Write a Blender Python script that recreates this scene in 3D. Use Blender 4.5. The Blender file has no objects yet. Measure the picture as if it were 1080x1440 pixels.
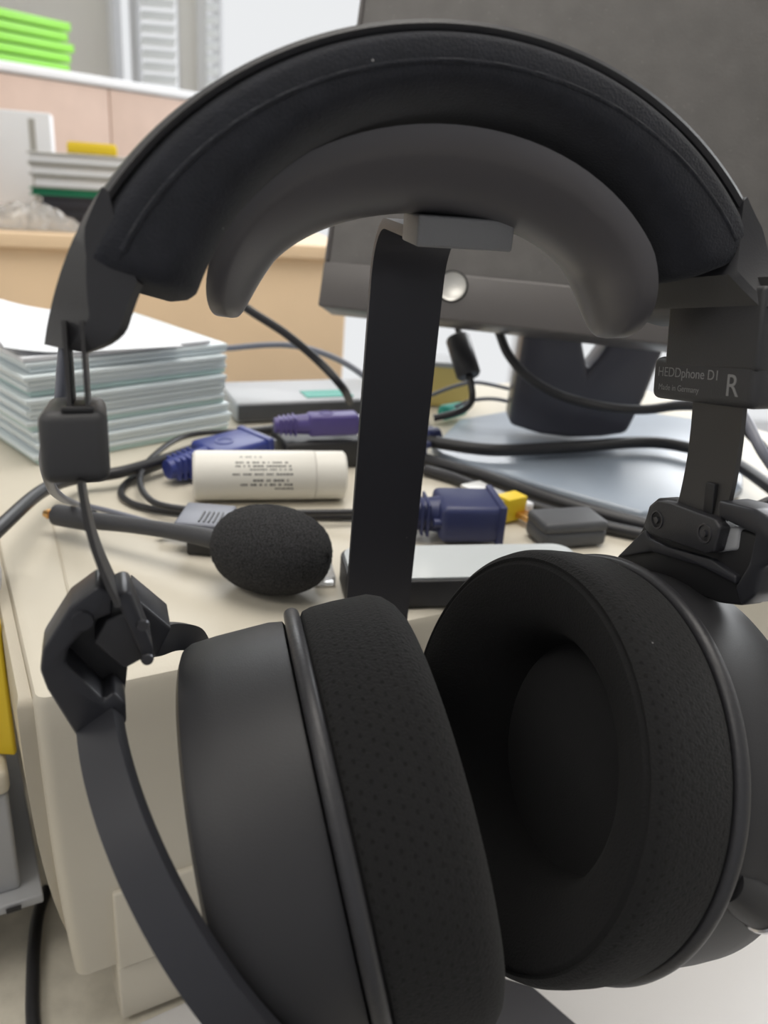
import bpy, bmesh, math, random
import numpy as np
from mathutils import Vector, Matrix
random.seed(7)
SC = bpy.context.scene
COL = SC.collection

# ---------------------------------------------------------------- camera
FPX = 1150.0                       # focal length in pixels of the 1080 x 1440 frame
EYE = Vector((0, 0, 1.075))
_g = Vector((-210, 2747, 1150)).normalized()          # gravity seen by the camera (right, down, forward)
_up = -_g
_Y = (Vector((0, 0, 1)) - Vector((0, 0, 1)).dot(_up) * _up).normalized()
_X = _g.cross(_Y)
def w_(c): return Vector((c.dot(_X), c.dot(_Y), c.dot(_up)))
cam_data = bpy.data.cameras.new('camera')
cam = bpy.data.objects.new('camera', cam_data); COL.objects.link(cam)
_r, _u, _b = w_(Vector((1, 0, 0))), w_(Vector((0, -1, 0))), w_(Vector((0, 0, -1)))
cam.matrix_world = Matrix(((_r.x, _u.x, _b.x, EYE.x), (_r.y, _u.y, _b.y, EYE.y), (_r.z, _u.z, _b.z, EYE.z), (0, 0, 0, 1)))
cam_data.sensor_fit = 'HORIZONTAL'; cam_data.sensor_width = 24
cam_data.lens = FPX * 24 / 1080
cam_data.clip_start = 0.01
cam_data.dof.use_dof = True
cam_data.dof.focus_distance = 0.235
cam_data.dof.aperture_fstop = cam_data.lens / 1.9
SC.camera = cam

# ---------------------------------------------------------------- sky, lamps, exposure
world = bpy.data.worlds.new('daylight'); SC.world = world; world.use_nodes = True
wb = world.node_tree.nodes['Background']
wb.inputs[0].default_value = (0.97, 0.985, 1.0, 1); wb.inputs[1].default_value = 0.86
SC.view_settings.view_transform = 'Standard'; SC.view_settings.look = 'None'
SC.view_settings.exposure = 0; SC.view_settings.gamma = 1; SC.view_settings.use_curve_mapping = False
SC.cycles.use_denoising = True
SC.cycles.max_bounces = 8
def area(name, loc, target, sx, sy, power, col):
    l = bpy.data.lights.new(name, 'AREA'); l.shape = 'RECTANGLE'; l.size = sx; l.size_y = sy; l.energy = power; l.color = col
    o = bpy.data.objects.new(name, l); COL.objects.link(o); o.location = loc
    o.rotation_euler = (Vector(target) - Vector(loc)).to_track_quat('-Z', 'Y').to_euler()
    return o
area('window_daylight', (1.9, 2.6, 2.2), (0.1, 0.3, 0.9), 1.8, 1.5, 62, (0.96, 0.98, 1.0))
area('window_daylight', (-0.4, 2.9, 2.35), (0.0, 0.3, 0.9), 1.6, 0.6, 24, (0.96, 0.98, 1.0))
area('fill_light', (0.0, 0.5, 2.66), (0.0, 0.5, 0), 1.2, 1.2, 17, (1.0, 0.95, 0.88))  # added overhead fill that brightens upward surfaces, fixture never in view
area('fill_light', (-1.2, -0.9, 2.66), (-1.2, -0.9, 0), 1.2, 0.6, 11, (1.0, 0.95, 0.88))  # added fill behind the viewer, lightens faces turned to the camera

# ---------------------------------------------------------------- helpers
def ray(px, py): return w_(Vector((px - 540, py - 720, FPX)))
def at(px, py, d): return EYE + ray(px, py) * (d / FPX)               # camera depth d in metres
def onz(px, py, z):                                                    # on a horizontal level z above the floor
    r = ray(px, py); return EYE + r * ((z - EYE.z) / r.z)
def ony(px, py, y):
    r = ray(px, py); return EYE + r * (y / r.y)
def onpl(px, py, n, d):                                                # on plane n.p = d (from the eye)
    r = ray(px, py); return EYE + r * (d / r.dot(n))

def node_mat(name, col, rough=0.5, metal=0.0, spec=0.5, noise=0, nscale=40, bump=0, bscale=300, var=0.0, trans=0, alpha=1, coat=0, sheen=0):
    m = bpy.data.materials.new(name); m.use_nodes = True
    nt = m.node_tree; b = nt.nodes['Principled BSDF']
    c = tuple(col) + (1,)
    b.inputs['Base Color'].default_value = c
    b.inputs['Roughness'].default_value = rough; b.inputs['Metallic'].default_value = metal
    b.inputs['Specular IOR Level'].default_value = spec
    if trans: b.inputs['Transmission Weight'].default_value = trans
    if coat: b.inputs['Coat Weight'].default_value = coat
    if sheen:
        b.inputs['Sheen Weight'].default_value = sheen; b.inputs['Sheen Roughness'].default_value = .6
    b.inputs['Alpha'].default_value = alpha
    tc = nt.nodes.new('ShaderNodeTexCoord')
    if var:
        n = nt.nodes.new('ShaderNodeTexNoise'); n.inputs['Scale'].default_value = nscale; n.inputs['Detail'].default_value = 5
        nt.links.new(tc.outputs['Object'], n.inputs['Vector'])
        r = nt.nodes.new('ShaderNodeValToRGB'); e = r.color_ramp.elements
        e[0].position = .3; e[1].position = .7
        e[0].color = tuple(max(0, x * (1 - var)) for x in col) + (1,); e[1].color = tuple(min(1, x * (1 + var)) for x in col) + (1,)
        nt.links.new(n.outputs[0], r.inputs[0]); nt.links.new(r.outputs[0], b.inputs['Base Color'])
    if bump:
        n = nt.nodes.new('ShaderNodeTexNoise'); n.inputs['Scale'].default_value = bscale; n.inputs['Detail'].default_value = 3
        nt.links.new(tc.outputs['Object'], n.inputs['Vector'])
        k = nt.nodes.new('ShaderNodeBump'); k.inputs['Strength'].default_value = bump; k.inputs['Distance'].default_value = 0.0005
        nt.links.new(n.outputs[0], k.inputs['Height']); nt.links.new(k.outputs[0], b.inputs['Normal'])
    return m

def dust(m, col=(.35, .35, .35), scale=220, thr=.05, share=.06):
    """sparse pale lint specks on a cloth or plastic"""
    nt = m.node_tree; b = nt.nodes['Principled BSDF']
    tc = nt.nodes.new('ShaderNodeTexCoord'); v = nt.nodes.new('ShaderNodeTexVoronoi'); v.inputs['Scale'].default_value = scale
    nt.links.new(tc.outputs['Object'], v.inputs['Vector'])
    a = nt.nodes.new('ShaderNodeMath'); a.operation = 'LESS_THAN'; a.inputs[1].default_value = thr
    nt.links.new(v.outputs['Distance'], a.inputs[0])
    s = nt.nodes.new('ShaderNodeSeparateColor'); nt.links.new(v.outputs['Color'], s.inputs[0])
    l = nt.nodes.new('ShaderNodeMath'); l.operation = 'LESS_THAN'; l.inputs[1].default_value = share
    nt.links.new(s.outputs[0], l.inputs[0])
    mu = nt.nodes.new('ShaderNodeMath'); mu.operation = 'MULTIPLY'
    nt.links.new(a.outputs[0], mu.inputs[0]); nt.links.new(l.outputs[0], mu.inputs[1])
    mix = nt.nodes.new('ShaderNodeMix'); mix.data_type = 'RGBA'
    mix.inputs['B'].default_value = tuple(col) + (1,)
    old = b.inputs['Base Color']
    if old.is_linked: nt.links.new(old.links[0].from_socket, mix.inputs['A'])
    else: mix.inputs['A'].default_value = old.default_value[:]
    nt.links.new(mu.outputs[0], mix.inputs['Factor']); nt.links.new(mix.outputs['Result'], b.inputs['Base Color'])
    return m

def perforated(m, pitch=0.0032, hole=.17):
    """staggered punched holes laid out by the cloth's own UV (metres)"""
    nt = m.node_tree; b = nt.nodes['Principled BSDF']
    uv = nt.nodes.new('ShaderNodeUVMap')
    def M(op, a, c=None):
        n = nt.nodes.new('ShaderNodeMath'); n.operation = op
        for i, x in enumerate((a, c)):
            if x is None: continue
            if isinstance(x, (int, float)): n.inputs[i].default_value = x
            else: nt.links.new(x, n.inputs[i])
        return n.outputs[0]
    s = nt.nodes.new('ShaderNodeSeparateXYZ'); nt.links.new(uv.outputs[0], s.inputs[0])
    u = M('DIVIDE', s.outputs[0], pitch); v = M('DIVIDE', s.outputs[1], pitch * .8)
    row = M('FLOOR', v); u2 = M('ADD', u, M('MULTIPLY', M('MODULO', row, 2.0), .5))
    du = M('SUBTRACT', M('FRACT', u2), .5); dv = M('SUBTRACT', M('FRACT', v), .5)
    d = M('SQRT', M('ADD', M('MULTIPLY', du, du), M('MULTIPLY', dv, dv)))
    mask = M('LESS_THAN', d, hole)
    mix = nt.nodes.new('ShaderNodeMix'); mix.data_type = 'RGBA'; mix.inputs['B'].default_value = (.006, .006, .006, 1)
    old = b.inputs['Base Color']
    if old.is_linked: nt.links.new(old.links[0].from_socket, mix.inputs['A'])
    else: mix.inputs['A'].default_value = old.default_value[:]
    nt.links.new(mask, mix.inputs['Factor']); nt.links.new(mix.outputs['Result'], b.inputs['Base Color'])
    return m

MATS = {
 'shell': node_mat('black_shell', (.030, .030, .034), .42, bump=.15, bscale=2500),
 'housing': node_mat('satin_black_housing', (.030, .030, .033), .50, spec=.4, bump=.12, bscale=3000),
 'cloth': dust(node_mat('black_cloth', (.018, .0195, .026), .95, spec=.25, bump=.6, bscale=1800, sheen=.12, var=.15, nscale=200)),
 'padside': dust(perforated(node_mat('perforated_black_velour', (.0125, .0125, .013), .97, spec=.2, bump=.7, bscale=1500, sheen=.06))),
 'padface': dust(node_mat('smooth_black_velour', (.014, .014, .0145), .97, spec=.15, bump=.5, bscale=1500, sheen=.02), share=.02),
 'driver': node_mat('driver_mesh', (.028, .028, .029), .9, spec=.2, bump=.4, bscale=2500),
 'piping': node_mat('black_leather_piping', (.030, .030, .034), .42, bump=.2, bscale=900),
 'strap': node_mat('strap_metal', (.055, .053, .053), .42, metal=.3),
 'block': node_mat('slider_plastic', (.040, .040, .043), .5, bump=.2, bscale=2500),
 'yoke': node_mat('yoke_metal', (.035, .036, .043), .36, metal=.2),
 'print': node_mat('grey_print', (.25, .25, .25), .6),
 'steel': node_mat('dark_steel', (.10, .10, .11), .35, metal=.8),
 'brightsteel': node_mat('polished_steel', (.6, .6, .62), .2, metal=1),
 'pole': dust(node_mat('black_powder_coat', (.027, .027, .034), .45, bump=.15, bscale=3000), share=.01),
 'saddle': node_mat('dark_soft_plastic', (.115, .110, .118), .36, spec=.6),
 'alu': node_mat('grey_anodised_block', (.27, .27, .275), .55, bump=.3, bscale=2500),
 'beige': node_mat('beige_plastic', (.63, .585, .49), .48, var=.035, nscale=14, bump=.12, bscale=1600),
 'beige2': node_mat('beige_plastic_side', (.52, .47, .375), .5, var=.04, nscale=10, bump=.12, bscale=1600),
 'desk': node_mat('dusty_beige_desktop', (.60, .56, .47), .7, var=.16, nscale=60, bump=.2),
 'white': node_mat('white_board', (.62, .61, .61), .35, var=.02, nscale=9),
 'wood': node_mat('maple_laminate', (.76, .57, .38), .55, var=.05, nscale=5),
 'partition': node_mat('pinkish_partition_cloth', (.58, .44, .37), .85, var=.03, nscale=20),
 'wall': node_mat('painted_wall', (.84, .83, .80), .8),
 'rearwall': node_mat('blue_grey_painted_wall', (.45, .46, .49), .85),
 'ceil': node_mat('painted_ceiling', (.75, .75, .73), .8),
 'floor': node_mat('grey_carpet', (.30, .29, .28), .9, var=.1, nscale=80),
 'frame': node_mat('white_window_frame', (.75, .76, .78), .4),
 'slat': node_mat('white_blind_slat', (.85, .87, .88), .5),
 'screen': dust(node_mat('dusty_black_panel', (.11, .104, .10), .42, spec=.5, var=.12, nscale=60, bump=.25, bscale=900), col=(.22, .21, .2), scale=420, thr=.12, share=.14),
 'bezel': node_mat('monitor_plastic', (.11, .102, .10), .38),
 'neck': node_mat('monitor_neck_plastic', (.08, .08, .10), .32),
 'gloss': node_mat('window_sheen_base', (.30, .35, .42), .30, spec=.8, var=.08, nscale=9),  # blue-grey paints in the window's reflection on a black glossy base
 'silver': node_mat('silver_badge', (.62, .61, .58), .35, metal=.6),
 'rubber': node_mat('black_rubber_cable', (.018, .018, .021), .42),
 'greycable': node_mat('grey_cable', (.16, .17, .21), .4),
 'foam': node_mat('black_foam', (.042, .042, .044), 1.0, spec=.1, bump=1.0, bscale=2600, var=.55, nscale=1500),
 'mic': node_mat('mic_tube', (.040, .041, .047), .55, bump=.3, bscale=900),
 'gold': node_mat('gold_contact', (.75, .45, .18), .3, metal=1),
 'bottle': node_mat('cream_bottle', (.78, .76, .70), .45),
 'ink': node_mat('dark_ink', (.10, .10, .10), .7),
 'blue': node_mat('blue_plug', (.028, .042, .21), .4),
 'navy': node_mat('navy_plug', (.030, .038, .115), .42),
 'purple': node_mat('purple_plug', (.075, .055, .21), .42),
 'teal': node_mat('teal_plug', (.02, .36, .28), .45),
 'dark': node_mat('black_plastic', (.016, .016, .018), .5),
 'lgrey': node_mat('light_grey_plastic', (.42, .43, .45), .45),
 'dgrey': node_mat('dark_grey_plastic', (.075, .078, .085), .5, bump=.2, bscale=1500),
 'yellow': node_mat('yellow_plastic', (.78, .56, .02), .45),
 'pyellow': node_mat('pale_yellow_card', (.75, .60, .22), .7),
 'case': node_mat('translucent_disc_case', (.80, .88, .91), .3, trans=.12, var=.03, nscale=12),
 'insert': node_mat('green_tinted_insert', (.55, .72, .69), .5),
 'paper': node_mat('white_paper', (.74, .76, .80), .8),
 'device': node_mat('silver_glass', (.62, .66, .68), .12, spec=.8),
 'green': node_mat('bright_green_plastic', (.28, .74, .05), .4, trans=.1),
 'binder': node_mat('grey_binder', (.36, .36, .34), .6),
 'bgreen': node_mat('green_binder', (.01, .20, .10), .6),
 'bblack': node_mat('black_binder', (.035, .035, .045), .6),
 'film': node_mat('clear_bag', (.75, .75, .75), .15, trans=.6),
 'lamp': None,
}
lm = bpy.data.materials.new('fill_lamp_diffuser'); lm.use_nodes = True
lm.node_tree.nodes['Principled BSDF'].inputs['Emission Color'].default_value = (1, .96, .9, 1)
lm.node_tree.nodes['Principled BSDF'].inputs['Emission Strength'].default_value = 1.5
MATS['lamp'] = lm  # glow of the added fill lamps

def link(name, me, mat, parent=None, smooth=True, angle=35):
    o = bpy.data.objects.new(name, me); COL.objects.link(o)
    if mat is not None:
        for k in (mat if isinstance(mat, (list, tuple)) else [mat]): me.materials.append(MATS[k])
    for p in me.polygons: p.use_smooth = smooth
    if smooth:
        try: me.set_sharp_from_angle(angle=math.radians(angle))
        except Exception: pass
    if parent is not None: adopt(o, parent)
    return o
def wmat(o):
    return o.matrix_basis.copy() if o.parent is None else wmat(o.parent) @ o.matrix_parent_inverse @ o.matrix_basis
def adopt(o, parent):
    o.parent = parent; o.matrix_parent_inverse = wmat(parent).inverted()
def thing(name, loc, label, cat, group=None):
    o = bpy.data.objects.new(name, None); COL.objects.link(o); o.location = loc; o.empty_display_size = .02
    o.matrix_basis = Matrix.Translation(Vector(loc))
    return tag(o, label, cat, group)
def tag(o, label, cat, group=None, kind=None):
    o['label'] = label; o['category'] = cat
    if group: o['group'] = group
    if kind: o['kind'] = kind
    return o
def struct(o): o['kind'] = 'structure'; return o
def from_py(name, vs, fs, mat, parent=None, smooth=True, angle=35):
    me = bpy.data.meshes.new(name); me.from_pydata([tuple(v) for v in vs], [], fs); me.update()
    bm = bmesh.new(); bm.from_mesh(me); bmesh.ops.recalc_face_normals(bm, faces=bm.faces); bm.to_mesh(me); bm.free()
    return link(name, me, mat, parent, smooth, angle)
def box(name, c, size, mat, parent=None, rot=None, bevel=0.0, seg=3):
    """box centred at c, axes = columns of rot (list of 3 vectors)"""
    bm = bmesh.new(); bmesh.ops.create_cube(bm, size=1)
    R = rot or (Vector((1, 0, 0)), Vector((0, 1, 0)), Vector((0, 0, 1)))
    for v in bm.verts: v.co = Vector((v.co.x * size[0], v.co.y * size[1], v.co.z * size[2]))
    if bevel: bmesh.ops.bevel(bm, geom=bm.edges[:], offset=bevel, segments=seg, profile=.5, affect='EDGES')
    for v in bm.verts: v.co = Vector(c) + R[0] * v.co.x + R[1] * v.co.y + R[2] * v.co.z
    bmesh.ops.recalc_face_normals(bm, faces=bm.faces)
    me = bpy.data.meshes.new(name); bm.to_mesh(me); bm.free()
    return link(name, me, mat, parent)
def prism(name, pts, vec, mat, parent=None, bevel=0.0, seg=3):
    """flat outline pts (world) given thickness along vec"""
    n = len(pts); bm = bmesh.new()
    a = [bm.verts.new(Vector(p)) for p in pts]; b = [bm.verts.new(Vector(p) + Vector(vec)) for p in pts]
    bm.faces.new(a); bm.faces.new(b[::-1])
    for i in range(n): bm.faces.new((a[i], b[i], b[(i + 1) % n], a[(i + 1) % n]))
    bmesh.ops.recalc_face_normals(bm, faces=bm.faces)
    if bevel: bmesh.ops.bevel(bm, geom=bm.edges[:], offset=bevel, segments=seg, profile=.5, affect='EDGES', clamp_overlap=True)
    me = bpy.data.meshes.new(name); bm.to_mesh(me); bm.free()
    return link(name, me, mat, parent)
def smooth_path(pts, k=8, closed=False):
    pts = [Vector(p) for p in pts]; n = len(pts); out = []
    for i in range(n - 1):
        p0 = pts[max(i - 1, 0)]; p1 = pts[i]; p2 = pts[i + 1]; p3 = pts[min(i + 2, n - 1)]
        for j in range(k):
            t = j / k
            out.append(.5 * ((2 * p1) + (p2 - p0) * t + (2 * p0 - 5 * p1 + 4 * p2 - p3) * t * t + (3 * p1 - p0 - 3 * p2 + p3) * t ** 3))
    out.append(pts[-1]); return out
def tube(name, pts, r, mat, parent=None, k=8, sides=12, radii=None, flat=1.0, smooth=True):
    path = smooth_path(pts, k) if smooth else [Vector(p) for p in pts]
    n = len(path); vs = []; fs = []; ref = None
    for i, p in enumerate(path):
        t = (path[min(i + 1, n - 1)] - path[max(i - 1, 0)]).normalized()
        if ref is None: ref = Vector((0, 0, 1)) if abs(t.z) < .9 else Vector((1, 0, 0))
        a = (ref - ref.dot(t) * t).normalized(); b = t.cross(a); ref = a
        rr = r if radii is None else np.interp(i / (n - 1), np.linspace(0, 1, len(radii)), radii)
        for s in range(sides):
            q = 2 * math.pi * s / sides
            vs.append(p + a * (rr * math.cos(q)) + b * (rr * flat * math.sin(q)))
    for i in range(n - 1):
        for s in range(sides):
            fs.append((i * sides + s, i * sides + (s + 1) % sides, (i + 1) * sides + (s + 1) % sides, (i + 1) * sides + s))
    fs.append(tuple(range(sides))[::-1]); fs.append(tuple((n - 1) * sides + s for s in range(sides)))
    return from_py(name, vs, fs, mat, parent, angle=60)
def axes_for(a, hint=Vector((0, 0, 1))):
    a = a.normalized(); v = (hint - hint.dot(a) * a).normalized(); return v.cross(a), v, a
def lathe(name, prof, c, axis, mat, parent=None, n=96, split=None, angle=35, squash=None):
    """surface of revolution: prof = [(s along axis, radius)], UV in metres"""
    u, v, a = axes_for(axis); vs = []; fs = []; uvs = []
    L = [0]
    for i in range(1, len(prof)): L.append(L[-1] + math.hypot(prof[i][0] - prof[i - 1][0], prof[i][1] - prof[i - 1][1]))
    m = len(prof)
    for k in range(n):
        q = 2 * math.pi * k / n
        for s, r in prof: vs.append(Vector(c) + a * s + (u * math.cos(q) + v * math.sin(q)) * r)
    R0 = max(r for s, r in prof); mi = []
    for k in range(n):
        for i in range(m - 1):
            k2 = (k + 1) % n
            fs.append((k * m + i, k * m + i + 1, k2 * m + i + 1, k2 * m + i))
            uvs.append([(k, i), (k, i + 1), (k + 1, i + 1), (k + 1, i)]); mi.append(0 if split is None or i < split else 1)
    me = bpy.data.meshes.new(name); me.from_pydata([tuple(x) for x in vs], [], fs); me.update()
    lay = me.uv_layers.new(name='uv'); j = 0
    for f in uvs:
        for kk, i in f:
            lay.data[j].uv = (kk / n * 2 * math.pi * R0, L[i]); j += 1
    me.polygons.foreach_set('material_index', mi)
    bm = bmesh.new(); bm.from_mesh(me); bmesh.ops.remove_doubles(bm, verts=bm.verts, dist=1e-6)
    bmesh.ops.recalc_face_normals(bm, faces=bm.faces); bm.to_mesh(me); bm.free()
    return link(name, me, mat, parent, angle=angle)
def text(name, body, size, origin, xdir, ydir, mat, parent):
    cu = bpy.data.curves.new(name, 'FONT'); cu.body = body; cu.size = size; cu.extrude = size * .01
    tmp = bpy.data.objects.new(name, cu); COL.objects.link(tmp)
    me = bpy.data.meshes.new_from_object(tmp.evaluated_get(bpy.context.evaluated_depsgraph_get()))
    bpy.data.objects.remove(tmp)
    x = xdir.normalized(); y = (ydir - ydir.dot(x) * x).normalized(); z = x.cross(y)
    for v in me.vertices: v.co = Vector(origin) + x * v.co.x + y * v.co.y + z * v.co.z
    return link(name, me, mat, parent, smooth=False)

UP = Vector((0, 0, 1))
TOP = EYE.z - .17            # top of the beige printer
DESK = EYE.z - .345          # desktop

# ================================================================ SETTING
struct(box('floor', (0.1, .8, -.02), (5.4, 5.6, .04), 'floor'))
struct(box('ceiling', (0.1, .8, 2.72), (5.4, 5.6, .04), 'ceil'))
struct(box('wall_left', (-2.62, .8, 1.35), (.04, 5.6, 2.7), 'wall'))
struct(box('wall_right', (2.82, .1, 1.35), (.04, 4.2, 2.7), 'wall'))
struct(box('wall_front', (0.1, -2.02, 1.35), (5.4, .04, 2.7), 'rearwall'))
# window side: piers between tall panes, at y = 3.6
WY = 3.6
def wx(px, py=60): return ony(px, py, WY).x
x_a, x_b, x_c, x_d = wx(163), wx(258), wx(283), wx(297)
struct(box('wall_back', ((-2.6 + x_a) / 2, WY, 1.35), (x_a + 2.6, .1, 2.7), 'wall'))
struct(box('wall_back', ((x_b + x_c) / 2, WY, 1.35), (x_c - x_b, .12, 2.7), 'wall'))
struct(box('trim_1', ((x_c + x_d) / 2, WY - .02, 1.35), (x_d - x_c, .10, 2.7), 'frame'))
struct(box('trim_2', (x_a + .008, WY - .03, 1.35), (.02, .1, 2.7), 'frame'))
struct(box('trim_3', (.9, WY, .05), (3.9, .1, .10), 'frame'))
for nwin, (xl, xr) in enumerate(((x_a + .045, x_b), (x_d, x_d + 1.35), (x_d + 1.4, 2.8))):
    w = struct(box('window_%d' % (nwin + 1), ((xl + xr) / 2, WY + .06, 2.66), (xr - xl, .05, .06), 'frame'))
    for xx in (xl + .015, xr - .015): box('window_frame', (xx, WY + .06, 1.36), (.03, .05, 2.56), 'frame', w)
    box('window_frame', ((xl + xr) / 2, WY + .06, .12), (xr - xl, .05, .05), 'frame', w)
# venetian blinds hanging in front of the two left panes
def blind(xl, xr, label, nm):
    t = thing('venetian_blind', ((xl + xr) / 2, WY - .12, 2.66), label, 'window blind')
    box('head_rail', ((xl + xr) / 2, WY - .12, 2.64), (xr - xl, .05, .05), 'frame', t)
    me = None; k = 0; z = 1.12
    th = math.radians(38)
    while z < 2.6:
        if me is None:
            o = box('slat', (0, 0, 0), (xr - xl, .05, .0025), 'slat', None, rot=(Vector((1, 0, 0)), Vector((0, math.cos(th), math.sin(th))), Vector((0, -math.sin(th), math.cos(th)))))
            me = o.data
        else:
            o = bpy.data.objects.new('slat', me); COL.objects.link(o)
        o.matrix_basis = Matrix.Translation(((xl + xr) / 2, WY - .12, z)); adopt(o, t); z += .042
blind(wx(212), wx(258), 'narrow white slatted blind between bright pane and first pillar', 1)
blind(x_d + .01, wx(316), 'narrow white slatted blind right of the white frame post', 2)
for i, (lx, ly, sx, sy, lab) in enumerate(((0, .5, 1.2, 1.2, 'square fill lamp added out of view above the desk'), (-1.2, -.9, 1.2, .6, 'oblong fill lamp added behind the viewer'))):  # unseen fixtures added for interior fill
    t = thing('fill_lamp', (lx, ly, 2.7), lab, 'ceiling lamp')
    box('fill_lamp_frame', (lx, ly, 2.69), (sx + .06, sy + .06, .02), 'frame', t)
    box('diffuser', (lx, ly, 2.675), (sx, sy, .012), 'lamp', t)

# partition with white cap, cabinet beneath, all turned about 29 degrees like the desk
E1 = Vector((.868, .494, 0)).normalized(); E2 = Vector((-.494, .868, 0)).normalized(); BR = (E1, E2, UP)
pa = onz(0, 92, EYE.z + .16); pb = onz(290, 138, EYE.z + .16)
pd = (pb - pa).normalized(); pn = Vector((-pd.y, pd.x, 0)); PRT = (pd, pn, UP)
pl_ = thing('partition_screen', (pa.x, pa.y, 0), 'pinkish beige cloth partition with white top cap below the windows', 'partition')
mid = pa + pd * .1
Lp = 2.0
joint = [-.9, -.55, .32 - .1, .62, .92, 1.1]
for i in range(len(joint) - 1):
    a_, b_ = joint[i], joint[i + 1]
    box('panel', mid + pd * ((a_ + b_) / 2) + pn * .02 - UP * ((EYE.z + .13) / 2 + .01), (b_ - a_ - .004, .04, EYE.z + .12), 'partition', pl_, PRT, .003)
box('top_cap', mid + pd * .1 + pn * .02 + UP * .0, (2.0, .055, .022), 'frame', pl_, PRT, .004)

# maple cabinet
ca = ony(480, 560, 1.40)
cabz = EYE.z - .118
c0 = Vector((-.09, 1.40, 0))
cdir = Vector((.94, .34, 0)).normalized(); cnrm = Vector((-cdir.y, cdir.x, 0)); CR = (cdir, cnrm, UP)
cab = thing('maple_cabinet', (c0.x, c0.y, 0), 'light maple wooden cabinet standing behind the disc cases', 'cabinet')
box('body', c0 - cdir * .60 + cnrm * .22 + UP * (cabz / 2 - .012), (1.2, .44, cabz - .024), 'wood', cab, CR, .003)
box('cabinet_top', c0 - cdir * .60 + cnrm * .215 + UP * (cabz - .012), (1.21, .46, .022), 'wood', cab, CR, .003)

# desk
desk = struct(box('desk', (0, 0, 0), (.1, .1, .1), 'desk')) if False else None
dk = thing('desk', (0, .55, 0), 'dusty beige desk carrying printer and headphone stand', 'desk')
box('desktop', (0.05, .55, DESK - .0125), (1.7, 1.1, .025), 'desk', dk, None, .002)
for sx in (-.76, .86):
    for sy in (.06, 1.04): box('leg', (sx, sy, (DESK - .025) / 2), (.04, .04, DESK - .025), 'lgrey', dk, None, .003)

# white board under the stand
wbp = [onz(205, 1440, DESK), onz(260, 1415, DESK)]
ed = (wbp[1] - wbp[0]).normalized(); en = Vector((ed.y, -ed.x, 0))
board_o = wbp[0] - ed * .03
tag(prism('white_board', [board_o + UP * .0005, board_o + ed * .085 + UP * .0005, board_o + ed * .085 + E1 * .5 + UP * .0005, board_o + Vector((.5, -.16, 0)) + UP * .0005, board_o + Vector((.05, -.16, 0)) + UP * .0005], UP * .0022, 'white', None, .0008),
    'smooth whitish board sheet lying on desk under the headphones', 'board')

# ================================================================ PRINTER
P0 = Vector((-.1115, .2232, EYE.z))      # near-left top corner (x, y)
def pr(a, b, z): return Vector((P0.x, P0.y, 0)) + E1 * a + E2 * b + UP * z
prn = thing('printer', pr(.2, .2, DESK), 'beige plastic office printer with rounded corners under the cables', 'printer')
PW, PD = .56, .34
# bowed shell: lofted rounded-rectangle rings
def ring_rect(x0, x1, y0, y1, r, z, n=6):
    out = []
    for cx, cy, a0 in ((x1 - r, y0 + r, -90), (x1 - r, y1 - r, 0), (x0 + r, y1 - r, 90), (x0 + r, y0 + r, 180)):
        for i in range(n + 1):
            a = math.radians(a0 + 90 * i / n); out.append(pr(cx + r * math.cos(a), cy + r * math.sin(a), z))
    return out
def loft(name, rings, mat, parent, angle=35, caps=True):
    m = len(rings[0]); vs = [p for r in rings for p in r]; fs = []
    for i in range(len(rings) - 1):
        for j in range(m): fs.append((i * m + j, i * m + (j + 1) % m, (i + 1) * m + (j + 1) % m, (i + 1) * m + j))
    if caps: fs.append(tuple(range(m))[::-1]); fs.append(tuple((len(rings) - 1) * m + j for j in range(m)))
    return from_py(name, vs, fs, mat, parent, angle=angle)
skz = EYE.z - .312
rings = []
for t in np.linspace(0, 1, 12):
    z = TOP - .004 + (skz - TOP + .004) * t; bow = .006 * t ** 2.2
    rings.append(ring_rect(bow * .8, PW, bow, PD, .005, z))
rings = [ring_rect(.004, PW - .004, .004, PD - .004, .003, TOP - .0)] + [ring_rect(.0012, PW - .0012, .0012, PD - .0012, .004, TOP - .0012)] + rings
loft('body', rings, 'beige', prn)
# left side rim: slightly proud bowed panel
def prl(x, y, z): return pr(x, y, z)
side = []
for t in np.linspace(0, 1, 12):
    z = TOP - .006 + (EYE.z - .302 - TOP) * t; bow = .015 * t ** 2.6
    side.append([prl(-.0050 + bow * .75, .004 + bow, z), prl(.0008 + bow * .6, .004 + bow, z), prl(.0008 + bow * .6, PD - .01, z), prl(-.0050 + bow * .75, PD - .01, z)])
side = [[prl(-.004, .008, TOP - .003), prl(0, .006, TOP - .003), prl(0, PD - .012, TOP - .003), prl(-.004, PD - .012, TOP - .003)]] + side
loft('side_panel', side, 'beige2', prn, angle=50)
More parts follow.
